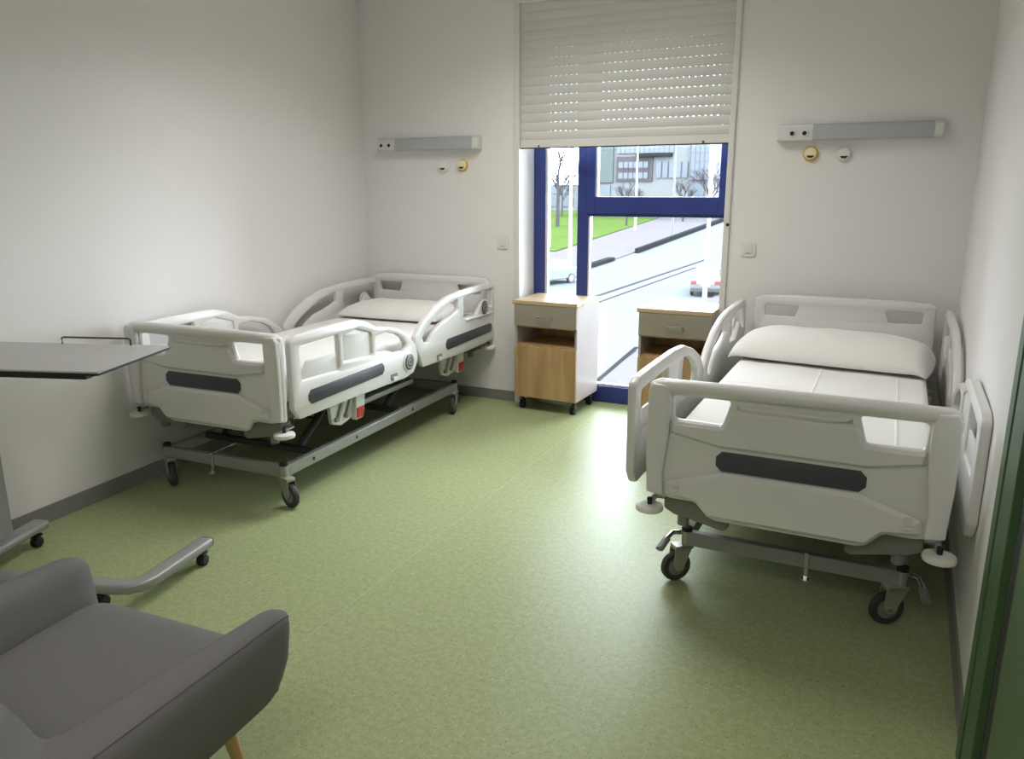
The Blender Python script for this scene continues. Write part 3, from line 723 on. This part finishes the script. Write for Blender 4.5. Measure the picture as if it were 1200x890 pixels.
def switch(label, x, z):
    o = thing('wall_switch', label, 'wall switch', (x, WY, z), 0, None)
    b = MB(); b.box(-.045, .045, -.009, -.0005, -.045, .045); b.done('switch_plate', 'socket', o, bevel=.003)
    b = MB(); b.box(-.027, .027, -.013, -.0092, -.026, .028); b.done('switch_rocker', 'trimwhite', o, bevel=.002)
    b = MB(); b.box(-.008, .008, -.0142, -.0131, -.024, -.020); b.done('switch_mark', 'steel_d', o)
switch('square white wall switch between the window and the right bed', -.795, 1.20)
switch('square white wall switch between the left bed and the window', -2.545, 1.195)

# ------------------------------------------------------------------ overbed table
tb = thing('overbed_table', 'grey overbed table on a wheeled silver base by the left wall', 'overbed table', (-2.997, 1.936, 0), math.radians(18))
b = MB(); b.prism(rp([(-.42, -.238), (.410, -.238), (.403, .250), (-.42, .250)], .012), lambda a, y_, c: (a, y_, c), .945, .951)
tt = b.done('table_top', 'tabletop', tb)
b = MB(); b.prism(rp([(-.421, -.239), (.411, -.239), (.404, .251), (-.421, .251)], .012), lambda a, y_, c: (a, y_, c), .936, .9448)
tag(b.done('table_edge', 'dark', tt, bevel=.001), 'black edge under the top')
b = MB(); b.box(-.40, .35, -.225, -.13, .917, .9358).box(-.40, .25, -.13, .12, .920, .9358); b.done('support_tray', 'dark', tb, bevel=.004)
b = MB(); b.tube([(-.08, .235, .951), (-.08, .235, .976), (-.07, .235, .980), (.225, .235, .980), (.235, .235, .976), (.235, .235, .951)], .004, 8)
b.done('retaining_bar', 'under', tb)
b = MB(); b.box(-.395, -.325, -.02, .085, .12, .60); b.done('column', 'tablemetal', tb, bevel=.008)
b = MB(); b.box(-.387, -.333, -.008, .073, .60, .918); b.done('inner_column', 'chrome', tb, bevel=.004)
b = MB(); b.tube([(-.34, .26, .093), (-.34, .05, .098), (-.34, -.235, .093)], .042, 20, rz=.020, sq=.45).box(-.400, -.310, -.04, .10, .095, .125)
b.done('base_runner', 'tablemetal', tb)
pth = [(-.34, -.215, .09), (.0, -.225, .088), (.36, -.235, .088), (.415, -.228, .088), (.445, -.205, .088), (.462, -.16, .088), (.508, .185, .088)]
b = MB(); b.tube(pth, .036, 20, rz=.021, sq=.45); b.done('base_tube', 'tablemetal', tb)
b = MB(); b.tube([(.508, .1855, .088), (.509, .193, .088)], .034, 20, rz=.019, sq=.45); b.done('end_cap', 'under', tb)
for cx, cy in ((.512, .15), (.30, -.225), (-.335, .225), (-.34, -.24)):
    b = MB(); b.lathe([(.010, .05), (.010, .073)], (cx, cy, 0), n=10).box(cx - .017, cx + .017, cy - .03, cy + .012, .048, .060); k = b.done('caster', 'dark', tb, bevel=.003)
    b = MB(); b.lathe([(.014, -.02), (.022, -.018), (.0245, -.012), (.0245, -.004), (.019, -.002), (.019, .002), (.0245, .004), (.0245, .012), (.022, .018), (.014, .02)], (cx, cy - .012, .0245), 'X', 18)
    b.done('caster_wheel', 'dark', k)

# ------------------------------------------------------------------ armchair
ac = thing('armchair', 'grey fabric tub armchair with wooden legs in the near left corner', 'armchair', (-1.688, .992, 0), math.radians(2))
def upath(hwf, hwb, fr, bk, rc, N=12):
    """U in plan: front of left arm -> back -> front of right arm, 4*N+1 points"""
    P = []
    A, B = Vector((-hwf, fr)), Vector((-hwb, bk + rc))
    for k in range(N): P.append(A.lerp(B, k / N))
    for k in range(N): 
        a = math.pi + math.pi / 2 * k / N; P.append(Vector((-hwb + rc + rc * math.cos(a), bk + rc + rc * math.sin(a))))
    for k in range(N + 1): P.append(Vector((-hwb + rc, bk)).lerp(Vector((0, bk)), k / N))
    return P + [Vector((-p.x, p.y)) for p in reversed(P[:-1])]
def chair_shell():
    I = upath(.322, .285, .33, -.205, .045); O = upath(.415, .440, .33, -.355, .11)
    n = len(I); b = MB(); rings = []
    def section(i, shrink, push):
        cen = (I[i] + O[i]) / 2; hv = (O[i] - I[i]) / 2 * shrink
        q = 1 - abs(2 * i / (n - 1) - 1)                   # 0 arm fronts .. 1 back centre
        t = max(0, (q - .50) / .50)
        zt = .548 + .02 * min(1, q / .3) + .13 * math.sin(min(1, t * 1.15) * math.pi / 2) ** 1.3; zb = .25
        H = (zt - zb) / 2 * (1 - .2 * (1 - shrink)); mid = (zt + zb) / 2 - .02 * (1 - shrink)
        pts = []
        for k in range(20):
            a = 2 * math.pi * k / 20; ca, sa = math.cos(a), math.sin(a)
            ex = math.copysign(abs(ca) ** .6, ca); ez = math.copysign(abs(sa) ** (.42 if sa > 0 else .75), sa)
            z = mid + H * ez; fl = hv.normalized() * (.03 * ((z - .5) / .25) - .045 * max(0, (.42 - z) / .17) ** 1.5 * (.5 + .5 * ex))
            q2 = cen + hv * ex + fl
            pts.append((q2.x, q2.y + push, z))
        return pts
    caps0 = [(.25, .072), (.55, .062), (.78, .045), (.93, .022)]
    for s, p in caps0: rings.append(b.ring(section(0, s, p)))
    for i in range(n): rings.append(b.ring(section(i, 1, 0)))
    for s, p in reversed(caps0): rings.append(b.ring(section(n - 1, s, p)))
    for i in range(len(rings) - 1): b.bridge(rings[i], rings[i + 1])
    b.bm.faces.new(rings[0][::-1]); b.bm.faces.new(rings[-1])
    return b, len(rings)
b, nring = chair_shell()
sh_o = b.done('chair_shell', 'fabric', ac); me = sh_o.data
b = MB(); b.tube([tuple(me.vertices[i * 20 + 3].co) for i in range(nring)], .0022, 6); b.done('seam_piping', 'fabric', sh_o)
# seat cushion
b = MB(); NX, NY = 30, 30; tp, bt = [], []
for j in range(NY + 1):
    a1, b1 = [], []
    for i in range(NX + 1):
        a = math.sin((-1 + 2 * i / NX) * math.pi / 2); c = math.sin((-1 + 2 * j / NY) * math.pi / 2)
        f = (max(0, 1 - abs(a) ** 8) ** .5) * (max(0, 1 - abs(c) ** 8) ** .5)
        y = .065 + c * .325; x = a * (.296 + .024 * c); zc = .372
        a1.append(b.bm.verts.new((x, y, zc + .075 * f + .012 * (1 - a * a) * (1 - c * c))))
        b1.append(b.bm.verts.new((x, y, zc - .085 * f)) if 0 < i < NX and 0 < j < NY else a1[-1])
    tp.append(a1); bt.append(b1)
for j in range(NY):
    for i in range(NX):
        b.bm.faces.new((tp[j][i], tp[j][i + 1], tp[j + 1][i + 1], tp[j + 1][i]))
        try: b.bm.faces.new((bt[j][i], bt[j + 1][i], bt[j + 1][i + 1], bt[j][i + 1]))
        except ValueError: pass
b.done('seat', 'fabric', ac)
b = MB(); b.box(-.27, .27, -.22, .27, .258, .30); b.done('seat_frame', 'fabric_d', ac, bevel=.02)
for sx in (-1, 1):
    for yy, k in ((.27, 1), (-.24, -1)):
        b = MB(); b.tube([(sx * .25, yy, .262), (sx * .29, yy + k * .03, .0)], [.021, .0125], 14); b.done('leg', 'legwood', ac)

# ------------------------------------------------------------------ street outside
GZ = -4.6
def slab(name, pts, z, material, t=.2, kind='structure'):
    b = MB(); n = len(pts); a = b.ring([(p[0], p[1], z - t) for p in pts]); c = b.ring([(p[0], p[1], z) for p in pts])
    b.bridge(a, c); b.bm.faces.new(a[::-1]); b.bm.faces.new(c); o = b.done(name, material, smooth=False); o['kind'] = kind; return o
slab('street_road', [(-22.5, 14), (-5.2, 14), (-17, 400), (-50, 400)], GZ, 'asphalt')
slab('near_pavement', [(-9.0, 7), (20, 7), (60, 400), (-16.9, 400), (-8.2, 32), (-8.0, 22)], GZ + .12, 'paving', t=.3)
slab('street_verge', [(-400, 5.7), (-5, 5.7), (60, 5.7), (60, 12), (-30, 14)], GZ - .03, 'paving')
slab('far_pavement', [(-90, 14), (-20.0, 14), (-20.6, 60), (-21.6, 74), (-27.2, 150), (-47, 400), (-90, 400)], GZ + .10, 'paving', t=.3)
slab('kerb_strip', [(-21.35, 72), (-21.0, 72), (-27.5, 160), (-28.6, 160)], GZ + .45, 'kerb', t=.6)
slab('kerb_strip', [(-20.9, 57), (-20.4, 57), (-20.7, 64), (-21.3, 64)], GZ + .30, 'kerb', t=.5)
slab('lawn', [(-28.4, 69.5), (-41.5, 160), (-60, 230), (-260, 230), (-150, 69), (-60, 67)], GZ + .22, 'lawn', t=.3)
slab('road_marking', [(-15.05, 40), (-14.78, 40), (-13.72, 68), (-14.0, 68)], GZ + .02, 'patch', t=.02)
slab('road_marking', [(-14.0, 40), (-13.85, 40), (-13.10, 61), (-13.28, 61)], GZ + .02, 'patch', t=.02)
slab('road_marking', [(-7.90, 21.5), (-7.76, 21.5), (-8.25, 28.8), (-8.42, 28.8)], GZ + .14, 'kerb', t=.02)

def lamp_post(label, x, y, h, r, m='polew'):
    o = thing('street_lamp', label, 'street lamp', (x, y, GZ), 0, None)
    b = MB(); b.tube([(0, 0, 0), (0, 0, h)], [r * 1.2, r * .7], 10); b.done('post', m, o)
    b = MB(); b.tube([(0, 0, h - .05), (.5, -.2, h + .25), (1.2, -.5, h + .3)], [r * .6, r * .5, r * .5], 8); b.done('lamp_arm', m, o)
    b = MB(); b.box(1.0, 1.9, -.72, -.42, h + .22, h + .38); b.done('lamp_head', m, o, bevel=.03)
lamp_post('white street lamp post standing in front of the parked car', -9.05 * .93, 46.1 * .90, 9.0, .11)
lamp_post('thin grey street lamp post behind the far kerb line, right of window centre', -23.1, 93.0, 13, .14, 'pole')
lamp_post('white street lamp post at the edge of the lawn', -31.5, 106, 12, .17)
lamp_post('white street lamp post seen in the narrow left pane', -20.9, 54.0, 11, .13)

def car(label, x, y, rz):
    o = thing('parked_car', label, 'car', (x, y, GZ + .02), rz, 'cars in the street')
    fn = lambda a, z, c: (c, a, z)
    prof = rp([(-2.1, .30), (-2.15, .75), (-2.05, .98), (-1.3, 1.02), (-1.0, 1.02), (.9, 1.0), (1.3, .95), (2.0, .80), (2.1, .55), (2.05, .28)], .1)
    b = MB(); b.prism(prof, fn, -.86, .86); b.done('car_body', 'carpaint', o, bevel=.06)
    a = [(-.78, -1.75, .98), (.78, -1.75, .98), (.78, 1.05, .96), (-.78, 1.05, .96), (-.60, -1.15, 1.44), (.60, -1.15, 1.44), (.60, .35, 1.44), (-.60, .35, 1.44)]
    b = MB(); b.hexa(a); b.done('cabin_glass', 'carglass', o, bevel=.04)
    b = MB(); b.box(-.60, .60, -1.12, .33, 1.43, 1.47); b.done('roof_panel', 'carpaint', o, bevel=.02)
    for sx in (-1, 1):
        for yy in (-1.35, 1.35):
            b = MB(); b.lathe([(.2, -.1), (.31, -.1), (.31, .1), (.2, .1)], (sx * .78, yy, .31), 'X', 18); k = b.done('wheel', 'dark', o)
            b = MB(); b.lathe([(.06, -.112), (.19, -.108), (.19, .108), (.06, .112)], (sx * .78, yy, .31), 'X', 14); b.done('wheel_hub', 'steel', k)
        b = MB(); b.box(sx * .66 - .17, sx * .66 + .17, -2.18, -2.08, .72, .92); b.done('tail_light', 'tail', o, bevel=.02)
        b = MB(); b.box(sx * .62 - .16, sx * .62 + .16, 1.98, 2.10, .60, .74); b.done('headlight', 'bead', o, bevel=.02)
    b = MB(); b.box(-.84, .84, -2.19, -2.0, .28, .50); b.done('rear_bumper', 'dark', o, bevel=.03)
    b = MB(); b.box(-.26, .26, -2.2, -2.14, .60, .71); b.done('number_plate', 'paint', o)
    return o
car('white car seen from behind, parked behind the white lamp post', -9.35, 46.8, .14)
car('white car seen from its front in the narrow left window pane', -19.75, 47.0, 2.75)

def bare_tree(label, x, y, h, seed):
    rnd = random.Random(seed); o = thing('bare_tree', label, 'tree', (x, y, GZ), 0, 'bare trees across the street')
    b = MB(); b.tube([(0, 0, 0), (.1, 0, h * .35), (0, .1, h * .5)], [h * .022, h * .016, h * .012], 8); b.done('trunk', 'bark', o)
    b = MB()
    def grow(p, d, l, r, lv):
        q = p + d * l; b.tube([tuple(p), tuple(q)], [r, r * .6], 5)
        if lv == 0: return
        for k in range(4 if lv > 1 else 3):
            nd = (d + Vector((rnd.uniform(-.75, .75), rnd.uniform(-.75, .75), rnd.uniform(-.15, .5)))).normalized()
            grow(p + d * l * rnd.uniform(.5, 1), nd, l * rnd.uniform(.6, .8), r * .6, lv - 1)
    for k in range(6):
        a = k * 1.05; grow(Vector((0, .05, h * (.30 + .035 * k))), Vector((math.cos(a) * .6, math.sin(a) * .6, .8)).normalized(), h * .22, h * .009, 3)
    b.done('branches', 'bark', o)
bare_tree('big bare winter tree in the narrow left window pane', -45.5, 112, 15, 3)
bare_tree('bare tree in front of the reddish windows of the office building', -36.5, 118, 8, 5)
bare_tree('small bare tree in front of the row of narrow office windows', -32.5, 138, 8.5, 9)
bare_tree('bare tree right of the glass facade', -28.6, 140, 11, 11)
bare_tree('thinner far bare tree just behind the big one in the left pane', -60, 150, 10, 15)

# office building across the street
bd = thing('office_building', 'pale office building with glass curtain walls across the street', 'building', (0, 150, GZ))
def bz(z): return z - GZ
def part(name, m_, x0, x1, z0, z1, y0=-.2, y1=0., parent=bd, **k):
    b = MB(); b.box(x0, x1, y0, y1, bz(z0), bz(z1)); return b.done(name, m_, parent, smooth=False, **k)
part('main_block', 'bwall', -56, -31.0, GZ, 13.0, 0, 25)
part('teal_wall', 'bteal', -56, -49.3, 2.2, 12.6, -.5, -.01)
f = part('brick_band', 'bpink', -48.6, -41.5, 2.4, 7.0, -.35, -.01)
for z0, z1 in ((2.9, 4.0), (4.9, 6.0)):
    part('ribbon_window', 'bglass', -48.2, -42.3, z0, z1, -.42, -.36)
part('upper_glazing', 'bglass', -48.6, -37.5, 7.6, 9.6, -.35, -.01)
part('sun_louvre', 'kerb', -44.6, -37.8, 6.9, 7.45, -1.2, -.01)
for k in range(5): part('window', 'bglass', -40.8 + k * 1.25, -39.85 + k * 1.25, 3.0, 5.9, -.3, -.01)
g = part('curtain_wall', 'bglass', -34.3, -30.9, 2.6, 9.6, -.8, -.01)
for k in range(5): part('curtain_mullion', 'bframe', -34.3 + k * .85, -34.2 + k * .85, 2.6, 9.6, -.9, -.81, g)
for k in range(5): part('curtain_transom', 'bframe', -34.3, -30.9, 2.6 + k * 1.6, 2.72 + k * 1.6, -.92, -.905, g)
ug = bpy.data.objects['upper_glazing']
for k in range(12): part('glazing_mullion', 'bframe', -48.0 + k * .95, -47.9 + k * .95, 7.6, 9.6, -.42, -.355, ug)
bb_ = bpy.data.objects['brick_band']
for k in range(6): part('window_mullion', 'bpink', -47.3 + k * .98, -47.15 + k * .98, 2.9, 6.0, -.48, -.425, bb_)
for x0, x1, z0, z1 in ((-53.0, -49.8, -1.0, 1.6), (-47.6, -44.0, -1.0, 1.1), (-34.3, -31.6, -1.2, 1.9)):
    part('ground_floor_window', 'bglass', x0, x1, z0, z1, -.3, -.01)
lb = thing('low_building', 'low pale building beyond the lawn in the narrow left pane', 'building', (-78, 185, GZ))
b = MB(); b.box(-14, 14, 0, 14, 0, 6.5); b.done('main_block', 'bwall', lb)
for k in range(6):
    b = MB(); b.box(-12.5 + k * 4.2, -9.8 + k * 4.2, -.2, -.01, 1.2, 3.6); b.done('window', 'bglass', lb)
    b = MB(); b.box(-12.5 + k * 4.2, -9.8 + k * 4.2, -.2, -.01, 4.3, 5.8); b.done('window', 'bglass', lb)
